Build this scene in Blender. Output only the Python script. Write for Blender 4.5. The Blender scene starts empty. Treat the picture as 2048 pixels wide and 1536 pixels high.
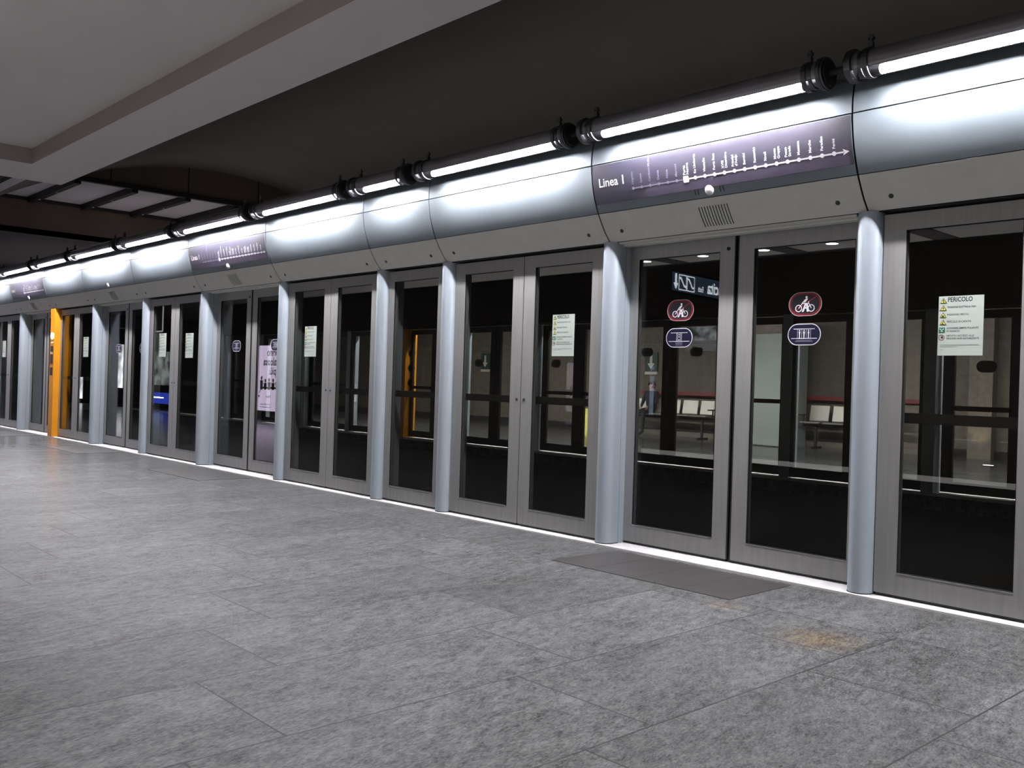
import bpy, bmesh, math, random
from mathutils import Vector, Matrix
random.seed(7)
C = bpy.context.scene.collection
PI = math.pi

# ------------------------------------------------------------------ materials
def nodes(name):
    m = bpy.data.materials.new(name); m.use_nodes = True
    nt = m.node_tree; nt.nodes.clear()
    return m, nt, nt.nodes, nt.links
def mat(name, col, rough=.5, metal=0., noise=.06, scale=12., stretch=(1, 1, 1), bump=0., spec=.5, coat=0.):
    m, nt, N, L = nodes(name)
    o = N.new('ShaderNodeOutputMaterial'); b = N.new('ShaderNodeBsdfPrincipled')
    tc = N.new('ShaderNodeTexCoord'); mp = N.new('ShaderNodeMapping'); mp.inputs['Scale'].default_value = stretch
    nz = N.new('ShaderNodeTexNoise'); nz.inputs['Scale'].default_value = scale; nz.inputs['Detail'].default_value = 4
    L.new(tc.outputs['Object'], mp.inputs['Vector']); L.new(mp.outputs[0], nz.inputs['Vector'])
    cr = N.new('ShaderNodeValToRGB')
    cr.color_ramp.elements[0].position = .3; cr.color_ramp.elements[1].position = .7
    lo = [max(0, c*(1-noise)) for c in col]; hi = [min(1, c*(1+noise)) for c in col]
    cr.color_ramp.elements[0].color = (*lo, 1); cr.color_ramp.elements[1].color = (*hi, 1)
    L.new(nz.outputs['Fac'], cr.inputs[0]); L.new(cr.outputs[0], b.inputs['Base Color'])
    b.inputs['Roughness'].default_value = rough; b.inputs['Metallic'].default_value = metal
    b.inputs['Specular IOR Level'].default_value = spec; b.inputs['Coat Weight'].default_value = coat; b.inputs['Coat Roughness'].default_value = .45
    if bump:
        bp = N.new('ShaderNodeBump'); bp.inputs['Strength'].default_value = bump; bp.inputs['Distance'].default_value = .01
        L.new(nz.outputs['Fac'], bp.inputs['Height']); L.new(bp.outputs[0], b.inputs['Normal'])
    L.new(b.outputs[0], o.inputs[0])
    return m
def emit(name, col, s, mottled=0.):
    m, nt, N, L = nodes(name)
    o = N.new('ShaderNodeOutputMaterial'); e = N.new('ShaderNodeEmission'); e.inputs[1].default_value = s
    e.inputs[0].default_value = (*col, 1)
    if mottled:
        tc = N.new('ShaderNodeTexCoord'); nz = N.new('ShaderNodeTexNoise'); nz.inputs['Scale'].default_value = mottled
        cr = N.new('ShaderNodeValToRGB'); cr.color_ramp.elements[0].position = .38; cr.color_ramp.elements[1].position = .6
        cr.color_ramp.elements[0].color = (*[c*.12 for c in col], 1); cr.color_ramp.elements[1].color = (*col, 1)
        L.new(tc.outputs['Object'], nz.inputs['Vector']); L.new(nz.outputs['Fac'], cr.inputs[0]); L.new(cr.outputs[0], e.inputs[0])
    L.new(e.outputs[0], o.inputs[0]); return m
def glassy(name, tint, ior=1.6, rough=0.0, gl=1.0):
    m, nt, N, L = nodes(name)
    o = N.new('ShaderNodeOutputMaterial'); t = N.new('ShaderNodeBsdfTransparent'); t.inputs[0].default_value = (*tint, 1)
    g = N.new('ShaderNodeBsdfGlossy'); g.inputs['Roughness'].default_value = rough; g.inputs[0].default_value = (gl, gl, gl, 1)
    lw = N.new('ShaderNodeLayerWeight'); pw = N.new('ShaderNodeMath'); pw.operation = 'POWER'; pw.inputs[1].default_value = 5
    f0 = ((ior-1)/(ior+1))**2; ma = N.new('ShaderNodeMath'); ma.operation = 'MULTIPLY_ADD'; ma.inputs[1].default_value = 1-f0; ma.inputs[2].default_value = f0
    mx = N.new('ShaderNodeMixShader'); L.new(lw.outputs['Facing'], pw.inputs[0]); L.new(pw.outputs[0], ma.inputs[0])
    L.new(ma.outputs[0], mx.inputs[0]); L.new(t.outputs[0], mx.inputs[1]); L.new(g.outputs[0], mx.inputs[2]); L.new(mx.outputs[0], o.inputs[0])
    return m

M = {}
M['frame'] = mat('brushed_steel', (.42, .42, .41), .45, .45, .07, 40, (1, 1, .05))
M['frame_unlit'] = mat('unlit_frame', (.02, .02, .02), .5)  # far door frames: the shade on their unlit backs is put into the colour
M['bead'] = mat('polished_bead', (.6, .6, .58), .25, .8)
M['pillar'] = mat('blue_grey_paint', (.47, .54, .60), .36, .25, .03, 6, (1, 1, .2))
M['upper'] = mat('blue_grey_metallic', (.265, .315, .345), .5, .2, .04, 8, (.3, 1, 1))
M['lower'] = mat('warm_grey_paint', (.86, .86, .81), .55, 0, .03, 10)
M['black'] = mat('black_rubber', (.012, .012, .012), .6)
M['dark'] = mat('dark_void_paint', (.014, .013, .013), .8)
M['screw'] = mat('screw_plug', (.07, .07, .065), .45, .5)
M['chrome'] = mat('chrome', (.45, .45, .47), .2, 1.)
M['flange'] = mat('cast_flange', (.13, .13, .14), .35, .8)
M['reflector'] = mat('reflector_sheet', (.30, .29, .31), .3, .4, .15, 5, (.3, 1, 1))
M['lamp'] = emit('fluorescent_lamp', (1, .965, .99), 430)
M['shell'] = glassy('clear_tube', (.93, .93, .95), 1.35, .05)
M['glass'] = glassy('tinted_glass', (.80, .81, .79), 1.36)
M['glass_far'] = glassy('far_tinted_glass', (.88, .89, .87), 1.4)
M['orange'] = mat('orange_paint', (.90, .36, .015), .35, 0, .04, 6)
M['sill'] = mat('white_sill', (.80, .79, .79), .5, 0, .04, 8)
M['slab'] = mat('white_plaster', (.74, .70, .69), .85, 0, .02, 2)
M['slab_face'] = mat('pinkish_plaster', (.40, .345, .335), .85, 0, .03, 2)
M['vault'] = mat('dark_vault', (.17, .16, .145), .9, 0, .05, 1.5)
M['brown'] = mat('brown_cladding', (.13, .095, .075), .7, 0, .15, 1.2)
M['ribs'] = mat('dark_beam', (.012, .011, .011), .6)
M['panelw'] = mat('pale_ceiling_panel', (.62, .58, .61), .7, 0, .03, 3)
M['farceil'] = mat('far_ceiling', (.12, .11, .115), .85)
M['wallb'] = mat('brown_stone', (.13, .112, .092), .7, 0, .2, 9)
M['wallb2'] = mat('pale_stone', (.20, .175, .145), .7, 0, .15, 14)
M['grey_panel'] = mat('grey_panel', (.34, .38, .36), .5, 0, .03, 3)
M['mat_tile'] = mat('dark_grey_paving', (.050, .047, .047), .5, 0, .12, 5, bump=.05)
M['purple'] = mat('purple_sign', (.022, .019, .044), .5, 0, .03, 3, spec=1., coat=.5)
M['purple2'] = mat('purple_hills', (.10, .085, .13), .4)
M['white'] = mat('white_print', (.88, .86, .9), .5)
M['whitedim'] = mat('pale_print', (.30, .27, .36), .5)
M['notice'] = mat('notice_paper', (.52, .60, .54), .6, 0, .03, 6)
M['ink'] = mat('black_ink', (.03, .03, .035), .6)
M['greyink'] = mat('grey_ink', (.35, .40, .37), .6)
M['yellow'] = mat('yellow_ink', (.75, .72, .10), .6)
M['green'] = mat('green_ink', (.02, .19, .10), .6)
M['red'] = mat('red_ink', (.21, .010, .024), .5)
M['redpaint'] = mat('red_paint', (.20, .02, .022), .4)
M['blue'] = mat('dark_blue_ink', (.007, .007, .034), .4)
M['nearblack'] = mat('near_black_ink', (.008, .010, .013), .4)
M['seat'] = mat('perforated_seat_metal', (.55, .53, .48), .4, .3, .1, 60)
M['bracket'] = mat('dark_bracket', (.035, .035, .035), .5, .5)
M['yelplastic'] = mat('yellow_plastic', (.62, .60, .03), .35)
M['greensign'] = mat('green_sign', (.02, .05, .03), .5)
M['signwhite'] = mat('sign_white', (.6, .58, .5), .5)
M['skin'] = mat('skin', (.55, .33, .26), .6)
M['cloth'] = mat('dark_cloth', (.03, .03, .04), .9)
M['hair'] = mat('reddish_hair', (.16, .04, .035), .8)
M['lens'] = mat('indicator_lens', (.85, .83, .83), .25)
M['downlight'] = emit('downlight_lens', (1, .98, .96), 18)
M['signlight'] = emit('lit_sign_text', (.85, .93, 1), 14)
M['signblue'] = emit('lit_sign_field', (.10, .16, .26), 2.5)
M['poster'] = emit('lit_poster', (.80, .66, .90), 5.5)
M['posterdark'] = mat('poster_print', (.02, .02, .03), .6)
M['vendblue'] = emit('blue_lit_panel', (.05, .09, .75), 2.2)
M['vendpic'] = emit('lit_product_window', (.55, .62, .60), 1.6, 2.2)
M['ledwhite'] = emit('lit_white_box', (.92, .93, 1), 6, 1.1)
M['ledstrip'] = emit('cool_strip', (.5, .68, 1), 6)
M['screenpic'] = emit('monitor_picture', (.30, .31, .35), 1.0, 3.5)
M['floorlens'] = emit('floor_light_lens', (1, .97, .92), 9)

def floor_material():
    m, nt, N, L = nodes('luserna_stone')
    o = N.new('ShaderNodeOutputMaterial'); b = N.new('ShaderNodeBsdfPrincipled')
    geo = N.new('ShaderNodeNewGeometry'); sp = N.new('ShaderNodeSeparateXYZ'); L.new(geo.outputs['Position'], sp.inputs[0])
    def mth(op, a, c=None, d=None):
        n = N.new('ShaderNodeMath'); n.operation = op
        for i, v in enumerate((a, c, d)):
            if v is None: continue
            if hasattr(v, 'links'): L.new(v, n.inputs[i])
            else: n.inputs[i].default_value = v
        return n.outputs[0]
    X, Y = sp.outputs[0], sp.outputs[1]
    u = mth('DIVIDE', mth('ADD', X, 2.76), .70)
    col = mth('FLOOR', u); fu = mth('SUBTRACT', u, col)
    v = mth('DIVIDE', mth('ADD', mth('ADD', Y, 2.73), mth('MULTIPLY', col, .35)), 1.4)
    row = mth('FLOOR', v); fv = mth('SUBTRACT', v, row)
    # plain border course beside the doors
    bu = mth('DIVIDE', mth('ADD', X, .33), 2.8); bcol = mth('FLOOR', bu); bfu = mth('SUBTRACT', bu, bcol)
    inb = mth('GREATER_THAN', Y, -.81)
    ju = mth('MAXIMUM', mth('LESS_THAN', fu, .011), mth('LESS_THAN', fv, .0055))
    bj = mth('LESS_THAN', bfu, .003)
    jl = mth('LESS_THAN', mth('ABSOLUTE', mth('ADD', Y, .81)), .004)
    mixj = N.new('ShaderNodeMix'); L.new(inb, mixj.inputs[0]); L.new(ju, mixj.inputs[2]); L.new(bj, mixj.inputs[3])
    joint = mth('MAXIMUM', mixj.outputs[0], jl)
    wn = N.new('ShaderNodeTexWhiteNoise'); wn.noise_dimensions = '3D'
    cb = N.new('ShaderNodeCombineXYZ'); L.new(mth('ADD', col, mth('MULTIPLY', inb, 50)), cb.inputs[0]); L.new(mth('MULTIPLY', row, mth('SUBTRACT', 1, inb)), cb.inputs[1]); L.new(mth('MULTIPLY', bcol, inb), cb.inputs[2])
    L.new(cb.outputs[0], wn.inputs[0])
    tile = mth('ADD', .86, mth('MULTIPLY', wn.outputs[0], .22))
    # veined stone
    vadd = N.new('ShaderNodeVectorMath'); vadd.operation = 'ADD'
    wc = N.new('ShaderNodeVectorMath'); wc.operation = 'SCALE'; wc.inputs['Scale'].default_value = 0.6; L.new(wn.outputs[1], wc.inputs[0])
    L.new(geo.outputs['Position'], vadd.inputs[0]); L.new(wc.outputs[0], vadd.inputs[1])
    m0 = N.new('ShaderNodeMapping'); m0.inputs['Rotation'].default_value = (0, 0, math.radians(-14)); L.new(vadd.outputs[0], m0.inputs[0])
    mp = N.new('ShaderNodeMapping'); mp.inputs['Scale'].default_value = (2.4, 1, 1); L.new(m0.outputs[0], mp.inputs[0])
    def noise(scale, det, rough=.6, vec=mp.outputs[0]):
        n = N.new('ShaderNodeTexNoise'); n.inputs['Scale'].default_value = scale; n.inputs['Detail'].default_value = det; n.inputs['Roughness'].default_value = rough
        L.new(vec, n.inputs['Vector']); return n.outputs['Fac']
    big = noise(1.6, 4); mid = noise(11, 5, .7); fine = noise(48, 3, .75)
    s = mth('ADD', mth('MULTIPLY', big, .35), mth('ADD', mth('MULTIPLY', mid, .75), mth('MULTIPLY', fine, .85)))
    s = mth('SUBTRACT', s, .975)
    val = mth('MULTIPLY', mth('ADD', .117, mth('MULTIPLY', s, .36)), tile)
    # one darker slab and a rusty stain
    dk = mth('MULTIPLY', mth('MULTIPLY', mth('GREATER_THAN', X, -2.10), mth('LESS_THAN', X, -1.41)), mth('MULTIPLY', mth('GREATER_THAN', Y, -1.68), mth('LESS_THAN', Y, -.82)))
    val = mth('MULTIPLY', val, mth('SUBTRACT', 1, mth('MULTIPLY', dk, .22)))
    dx = mth('DIVIDE', mth('ADD', X, 2.28), .26); dy = mth('DIVIDE', mth('ADD', Y, 1.16), .24)
    st = mth('SUBTRACT', 1, mth('SQRT', mth('ADD', mth('MULTIPLY', dx, dx), mth('MULTIPLY', dy, dy))))
    ex = mth('DIVIDE', mth('ADD', X, 2.98), .16); ey = mth('DIVIDE', mth('ADD', Y, .95), .12)
    st2 = mth('MULTIPLY', mth('SUBTRACT', 1, mth('SQRT', mth('ADD', mth('MULTIPLY', ex, ex), mth('MULTIPLY', ey, ey)))), .5)
    st = mth('MINIMUM', mth('MULTIPLY', mth('MAXIMUM', mth('MAXIMUM', st, st2), 0), mth('ADD', .6, mid)), 1)
    st = mth('MULTIPLY', st, mth('LESS_THAN', X, -2.08))
    comb = N.new('ShaderNodeCombineColor')
    L.new(mth('MULTIPLY', val, mth('ADD', .985, mth('MULTIPLY', st, .42))), comb.inputs[0]); L.new(mth('MULTIPLY', val, mth('ADD', 1.01, mth('MULTIPLY', st, .12))), comb.inputs[1]); L.new(mth('MULTIPLY', val, mth('SUBTRACT', 1.005, mth('MULTIPLY', st, .2))), comb.inputs[2])
    mx = N.new('ShaderNodeMix'); mx.data_type = 'RGBA'; L.new(mth('MULTIPLY', joint, mth('ADD', .5, mth('MULTIPLY', big, .6))), mx.inputs[0]); L.new(comb.outputs[0], mx.inputs[6]); mx.inputs[7].default_value = (.03, .03, .03, 1)
    L.new(mx.outputs[2], b.inputs['Base Color'])
    b.inputs['Roughness'].default_value = .5
    b.inputs['Specular IOR Level'].default_value = .05
    bp = N.new('ShaderNodeBump'); bp.inputs['Strength'].default_value = .10; bp.inputs['Distance'].default_value = .006
    L.new(mth('SUBTRACT', s, mth('MULTIPLY', joint, 2)), bp.inputs['Height']); L.new(bp.outputs[0], b.inputs['Normal'])
    # polished stone: mirror-like only near grazing
    lw = N.new('ShaderNodeLayerWeight'); g = N.new('ShaderNodeBsdfGlossy'); g.inputs[0].default_value = (.95, .96, .97, 1)
    L.new(mth('ADD', .09, mth('MULTIPLY', mid, .10)), g.inputs['Roughness'])
    fac = mth('MINIMUM', mth('MULTIPLY', mth('POWER', lw.outputs['Facing'], 30), 3.6), .6)
    ms = N.new('ShaderNodeMixShader'); L.new(fac, ms.inputs[0]); L.new(b.outputs[0], ms.inputs[1]); L.new(g.outputs[0], ms.inputs[2])
    L.new(ms.outputs[0], o.inputs[0]); return m
M['floor'] = floor_material()

# ------------------------------------------------------------------ mesh helpers
def box(bm, x0, x1, y0, y1, z0, z1):
    v = [bm.verts.new(p) for p in ((x0,y0,z0),(x1,y0,z0),(x1,y1,z0),(x0,y1,z0),(x0,y0,z1),(x1,y0,z1),(x1,y1,z1),(x0,y1,z1))]
    for f in ((0,3,2,1),(4,5,6,7),(0,1,5,4),(1,2,6,5),(2,3,7,6),(3,0,4,7)): bm.faces.new([v[i] for i in f])
def tube(bm, a, b, r, n=16, caps=True, r2=None):
    a, b = Vector(a), Vector(b); d = (b-a).normalized(); r2 = r if r2 is None else r2
    u = d.orthogonal().normalized(); w = d.cross(u)
    A = [bm.verts.new(a+(u*math.cos(t)+w*math.sin(t))*r) for t in [2*PI*i/n for i in range(n)]]
    B = [bm.verts.new(b+(u*math.cos(t)+w*math.sin(t))*r2) for t in [2*PI*i/n for i in range(n)]]
    for i in range(n): bm.faces.new((A[i], A[(i+1)%n], B[(i+1)%n], B[i]))
    if caps: bm.faces.new(A[::-1]); bm.faces.new(B)
def ring(bm, a, b, ro, ri, n=28):
    a, b = Vector(a), Vector(b); d = (b-a).normalized(); u = d.orthogonal().normalized(); w = d.cross(u)
    R = []
    for p, r in ((a, ro), (b, ro), (b, ri), (a, ri)):
        R.append([bm.verts.new(p+(u*math.cos(2*PI*i/n)+w*math.sin(2*PI*i/n))*r) for i in range(n)])
    for k in range(4):
        for i in range(n): bm.faces.new((R[k][i], R[k][(i+1)%n], R[(k+1)%4][(i+1)%n], R[(k+1)%4][i]))
def prism(bm, pts, axis, a, b):
    """pts 2-D polygon; extruded along axis ('x','y' or 'z') from a to b"""
    def P(p, t): return {'x': (t, p[0], p[1]), 'y': (p[0], t, p[1]), 'z': (p[0], p[1], t)}[axis]
    A = [bm.verts.new(P(p, a)) for p in pts]; B = [bm.verts.new(P(p, b)) for p in pts]; n = len(pts)
    for i in range(n): bm.faces.new((A[i], A[(i+1)%n], B[(i+1)%n], B[i]))
    bm.faces.new(A[::-1]); bm.faces.new(B)
def obj(name, bm, m, parent=None, loc=(0,0,0), rotz=0, smooth=False):
    bmesh.ops.recalc_face_normals(bm, faces=bm.faces)
    me = bpy.data.meshes.new(name); bm.to_mesh(me); bm.free()
    o = bpy.data.objects.new(name, me); C.objects.link(o)
    if not isinstance(m, (list, tuple)): m = [m]
    for k in m: me.materials.append(k)
    if parent: o.parent = parent
    o.location = loc; o.rotation_euler = (0, 0, rotz)
    if smooth:
        for p in me.polygons: p.use_smooth = True
        me.set_sharp_from_angle(angle=math.radians(35))
    return o
def mk(fn, *a, **k):
    bm = bmesh.new(); fn(bm, *a, **k); return bm
def thing(name, label, cat, loc=(0,0,0), rotz=0, group=None):
    o = bpy.data.objects.new(name, None); C.objects.link(o); o.empty_display_size = .1
    o.location = loc; o.rotation_euler = (0,0,rotz); o['label'] = label; o['category'] = cat; o['kind'] = 'thing'
    if group: o['group'] = group
    return o
def tag(o, label, cat, group=None, kind=None):
    o['label'] = label; o['category'] = cat; o['kind'] = 'thing'
    if group: o['group'] = group
    if kind: o['kind'] = kind
    return o
def struct(name, bm, m, label=None, smooth=False):
    o = obj(name, bm, m, smooth=smooth); o['kind'] = 'structure'
    if label: o['label'] = label
    return o
def dup(root, loc, rotz=0, label=None, group=None):
    r = root.copy(); C.objects.link(r); r.location = loc; r.rotation_euler = (0,0,rotz)
    if label: r['label'] = label
    if group: r['group'] = group
    for ch in list(root.children):
        c = ch.copy(); C.objects.link(c); c.parent = r
        for g in list(ch.children):
            d = g.copy(); C.objects.link(d); d.parent = c
    return r
_tc = {}
def text_mesh(s, size, align='LEFT', bold=0.0, res=3):
    """returns (verts2d, faces) of a line of lettering"""
    key = (s, size, align, bold)
    if key in _tc: return _tc[key]
    cu = bpy.data.curves.new('t', 'FONT'); cu.body = s; cu.size = size; cu.align_x = align; cu.offset = bold*size; cu.resolution_u = res
    o = bpy.data.objects.new('t', cu); C.objects.link(o)
    dg = bpy.context.evaluated_depsgraph_get(); dg.update()
    me = bpy.data.meshes.new_from_object(o.evaluated_get(dg))
    r = ([(v.co.x, v.co.y) for v in me.vertices], [tuple(p.vertices) for p in me.polygons])
    bpy.data.objects.remove(o); bpy.data.curves.remove(cu); bpy.data.meshes.remove(me)
    _tc[key] = r; return r
def put_text(bm, s, size, f, align='LEFT', bold=0.0, squeeze=1.0, rot=False):
    """f maps (u,v) to a 3-D point"""
    vs, fs = text_mesh(s, size, align, bold)
    V = [bm.verts.new(f(*((-b, a*squeeze) if rot else (a*squeeze, b)))) for a, b in vs]
    for q in fs:
        try: bm.faces.new([V[i] for i in q])
        except ValueError: pass
def stadium(w, h, n=14):
    r = h/2; cx = w/2-r
    return [(cx+r*math.cos(t), r*math.sin(t)) for t in [(-PI/2+PI*i/n) for i in range(n+1)]] + [(-cx-r*math.cos(t), -r*math.sin(t)) for t in [(-PI/2+PI*i/n) for i in range(n+1)]]
def circle(cx, cy, r, n=20): return [(cx+r*math.cos(2*PI*i/n), cy+r*math.sin(2*PI*i/n)) for i in range(n)]
def flat(bm, pts, y, x0=0, z0=0, th=.0008):
    prism(bm, [(p[0]+x0, p[1]+z0) for p in pts], 'y', y, y-th)
def bar2(bm, a, b, w, y, th=.0006):
    a, b = Vector(a), Vector(b); d = (b-a).normalized(); n = Vector((-d.y, d.x))*w/2
    flat(bm, [a+n, a-n, b-n, b+n], y, th=th)
def annulus(bm, cx, cz, ro, ri, y, n=24):
    ring(bm, (cx, y, cz), (cx, y-.0006, cz), ro, ri, n)

# ------------------------------------------------------------------ layout numbers
NB = [3.35, 1.38, -0.691, -2.657, -4.693, -6.655, -7.700, -9.668, -11.736, -13.702, -15.804, -17.770, -19.870, -21.836, -23.93]
NK = 'ESESE1ESESESES'          # kind of bay between consecutive boundaries
NK = ['E','S','E','S','E','1','E','S','E','S','E','S','E','S']
FB = [-0.93, -2.93, -4.95, -6.93, -7.97, -9.99, -12.03, -14.06, -15.95, -18.02, -20.0, -22.1, -24.1]
FK = ['S','E','S','1','S','E','S','E','S','E','S','E']
YF = 6.45

# ------------------------------------------------------------------ doors
def leaf_frame(bm, w, gx0, gx1, z0, z1, g0, g1, y0, y1):
    x0, x1 = -w/2, w/2
    def quad_ring(y):
        o = [(x0,y,z0),(x1,y,z0),(x1,y,z1),(x0,y,z1)]; i = [(gx0,y,g0),(gx1,y,g0),(gx1,y,g1),(gx0,y,g1)]
        return [bm.verts.new(p) for p in o], [bm.verts.new(p) for p in i]
    fo, fi = quad_ring(y0); bo, bi = quad_ring(y1)
    for k in range(4):
        j = (k+1)%4
        bm.faces.new((fo[k], fo[j], fi[j], fi[k])); bm.faces.new((bo[j], bo[k], bi[k], bi[j]))
        bm.faces.new((fo[j], fo[k], bo[k], bo[j])); bm.faces.new((fi[k], fi[j], bi[j], bi[k]))
def make_leaf(name, w, gx0, gx1, sliding, lock, far=False):
    """origin: bottom centre of the leaf front plane"""
    t = thing(name, '', 'door')
    z0, z1, g0, g1 = .03, 2.262, .16, 2.162
    o = obj('door_frame', mk(leaf_frame, w, gx0, gx1, z0, z1, g0, g1, 0, .05), [M['frame_unlit'] if far else M['frame']], t)
    gl = obj('glass_panel', mk(box, gx0-.004, gx1+.004, .018, .026, g0-.004, g1+.004), M['glass_far'] if far else M['glass'], t)
    if not far:
        bm = bmesh.new()
        for a, b, c, d in ((gx0, gx1, g0, g0+.006), (gx0, gx0+.005, g0, g1), (gx1-.005, gx1, g0, g1), (gx0, gx1, g1-.005, g1)):
            box(bm, a, b, .004, .018, c, d)
        obj('glazing_gasket', bm, M['black'], t)
        obj('glazing_bead', mk(box, gx0, gx1, -.002, .004, g0-.004, g0+.002), M['bead'], t)
        bm = bmesh.new(); box(bm, -w/2+.01, w/2-.01, .01, .04, .015, .03); obj('bottom_seal', bm, M['black'], t)
    if not sliding:
        bm = bmesh.new(); box(bm, gx0-.03, gx1+.03, .055, .095, 1.035, 1.095)
        for x in (gx0-.03, gx1+.01): box(bm, x, x+.02, .05, .056, 1.035, 1.095)
        obj('push_bar', bm, M['black'], t)
    if lock is not None:
        bm = bmesh.new(); x, z, r = lock
        tube(bm, (x, 0, z), (x, -.006, z), r, 16); lk = obj('lock_cylinder', bm, M['chrome'] if not sliding else M['black'], t, smooth=True)
        bm = bmesh.new(); tube(bm, (x, -.006, z), (x, -.0075, z), r*.55, 10); obj('keyhole', bm, M['black'], lk)
    return t

# near leaves: protos
EW = .898
def E_proto(far, side):     # side -1: left leaf of a pair, +1: right leaf
    c = -.4531 if side < 0 else .4531   # leaf centre from bay centre
    g0, g1 = (-.7688-c, -.1334-c) if side < 0 else (.1334-c, .7688-c)
    return make_leaf('emergency_door', EW, g0, g1, False, ((EW/2-.04) if side < 0 else -(EW/2-.04), 1.066, .012) if not far else None, far)
def S_proto(far, side, W):
    # from bay centre: stile by the gap .125 wide, gap 20 mm
    lw = W/2-.075+.03-.018
    c = -(.018+lw/2) if side < 0 else (.018+lw/2)
    g0, g1 = (-.862-c, -.137-c) if side < 0 else (.137-c, .862-c)
    t = make_leaf('sliding_door', lw, g0, g1, True, ((lw/2-.05), 2.178, .013) if (side < 0 and not far) else None, far)
    xe = -side*lw/2
    obj('edge_seal', mk(box, min(xe, xe-side*.010), max(xe, xe-side*.010), -.001, .048, .03, 2.262), M['black'], t)
    return t, c
def one_proto(far): return make_leaf('emergency_door', .893, -.3466, .3466, False, None, far)

ordin = ['first','second','third','fourth','fifth','sixth','seventh','eighth']
protos = {}
ordw = ordin+['ninth','tenth','eleventh','twelfth','thirteenth','fourteenth']
def place(key, maker, loc, rot, label, group):
    if key not in protos:
        t = maker(); protos[key] = t; t.location = loc; t.rotation_euler = (0,0,rot); t['label'] = label; t['group'] = group
        return t
    return dup(protos[key], loc, rot, label, group)

# descriptions of the near bays, told by what stands on or beside them
near_bay = {0: 'far off to the right of the last poster-height notice', 1: 'sliding pair beyond the rightmost notice door', 2: 'bay right of the rightmost grey post',
 3: 'bay with the two no-bicycle stickers', 4: 'wide bay left of the no-bicycle doors', 6: 'bay left of the single narrow door',
 7: 'bay under the second Linea 1 map', 8: 'bay whose two doors both carry notices', 9: 'bay under the blank white fascia with a lamp', 10: 'bay just right of the orange post',
 11: 'bay just left of the orange post', 12: 'bay at the left edge with a notice', 13: 'leftmost bay past the notice doors'}
for i, k in enumerate(NK):
    xr, xl = NB[i], NB[i+1]; cx = (xr+xl)/2; W = xr-xl
    if k == 'E':
        for s in (-1, 1):
            place(('E', s), lambda: E_proto(False, s), (cx+s*.4531, 0, 0), 0, 'framed glass door, %s leaf, %s' % ('left' if s < 0 else 'right', near_bay[i]), 'emergency doors of the near platform')
    elif k == '1':
        place(('1',), lambda: one_proto(False), (cx, 0, 0), 0, 'single grey framed glass door between two close grey posts', 'emergency doors of the near platform')
    else:
        for s in (-1, 1):
            lw = 2.07/2-.075+.03-.018; c = s*(.018+lw/2)
            place(('S', s), lambda: S_proto(False, s, 2.07)[0], (cx+c, .12, 0), 0, 'sliding glass door, %s leaf, %s' % ('left' if s < 0 else 'right', near_bay[i]), 'sliding doors of the near platform')
for i, k in enumerate(FK):
    xr, xl = FB[i], FB[i+1]; cx = (xr+xl)/2
    if k == 'E':
        for s in (-1, 1):
            place(('fE', s), lambda: E_proto(True, s), (cx-s*.4531, YF, 0), PI, 'dark push-bar door across the tracks, %s bay from the right, %s leaf' % (ordw[i], 'right' if s < 0 else 'left'), 'emergency doors across the tracks')
    elif k == '1':
        place(('f1',), lambda: one_proto(True), (cx, YF, 0), PI, 'narrow dark framed door across the tracks in front of grey lift front', 'emergency doors across the tracks')
    else:
        for s in (-1, 1):
            lw = 2.07/2-.075+.03-.018; c = s*(.018+lw/2)
            place(('fS', s), lambda: S_proto(True, s, 2.07)[0], (cx-c, YF-.12, 0), PI, 'dark sliding door across the tracks, %s bay from the right, %s leaf' % (ordw[i], 'right' if s < 0 else 'left'), 'sliding doors across the tracks')

# ------------------------------------------------------------------ posts between the bays
def make_post(far=False):
    t = thing('door_post', '', 'pillar')
    R = .075
    pts = [(R*math.cos(PI+PI*i/18), R*math.sin(PI+PI*i/18)) for i in range(19)] + [(R, .06), (-R, .06)]
    obj('post_body', mk(prism, pts, 'z', .013, 2.284), M['pillar'], t, smooth=True)
    obj('rear_channel', mk(prism, [(-R, .063), (R, .063), (R, .19), (-R, .19)], 'z', .013, 2.284), M['pillar'], t)
    obj('base_shoe', mk(prism, [(p[0]*1.03, p[1]*1.03) for p in pts], 'z', .0125, .018), M['black'], t)
    return t
def make_orange_post():
    t = thing('information_post', '', 'pillar')
    obj('orange_casing', mk(box, -.10, .13, -.10, .19, .013, 2.284), M['orange'], t)
    bm = bmesh.new(); tube(bm, (.015, -.10, 1.80), (.015, -.112, 1.80), .055, 24); obj('white_disc', bm, M['signlight'], t, smooth=True)
    bm = bmesh.new()
    for z0, z1 in ((1.52, 1.62), (1.30, 1.47), (1.10, 1.24)): box(bm, -.06, .08, -.104, -.10, z0, z1)
    obj('control_panel', bm, M['ink'], t)
    bm = bmesh.new()
    for z in (1.68, 1.49): box(bm, -.05, .07, -.103, -.10, z-.012, z+.012)
    obj('caption_lettering', bm, M['white'], t)
    return t
pl_label = {1:'grey rounded post at the far right of the door row', 2:'grey rounded post beyond the rightmost notice door', 3:'tall grey rounded post right of the no-bicycle doors, rightmost in view', 4:'grey rounded post with flat side, left of the no-bicycle doors',
 5:'grey rounded post right of the single narrow door', 6:'grey rounded post left of the single narrow door', 7:'grey rounded post with a lit cap, right of the poster reflection',
 8:'wide grey post right of the doors with paired notices', 9:'grey rounded post left of the doors with paired notices', 10:'grey post right of the orange post, one bay away', 11:'', 12:'grey post one bay left of the orange post', 13:'grey post two bays left of the orange post', 14:'last grey post on the left of the near row', 0:'last grey post on the right of the near row'}
orange = None
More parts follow.
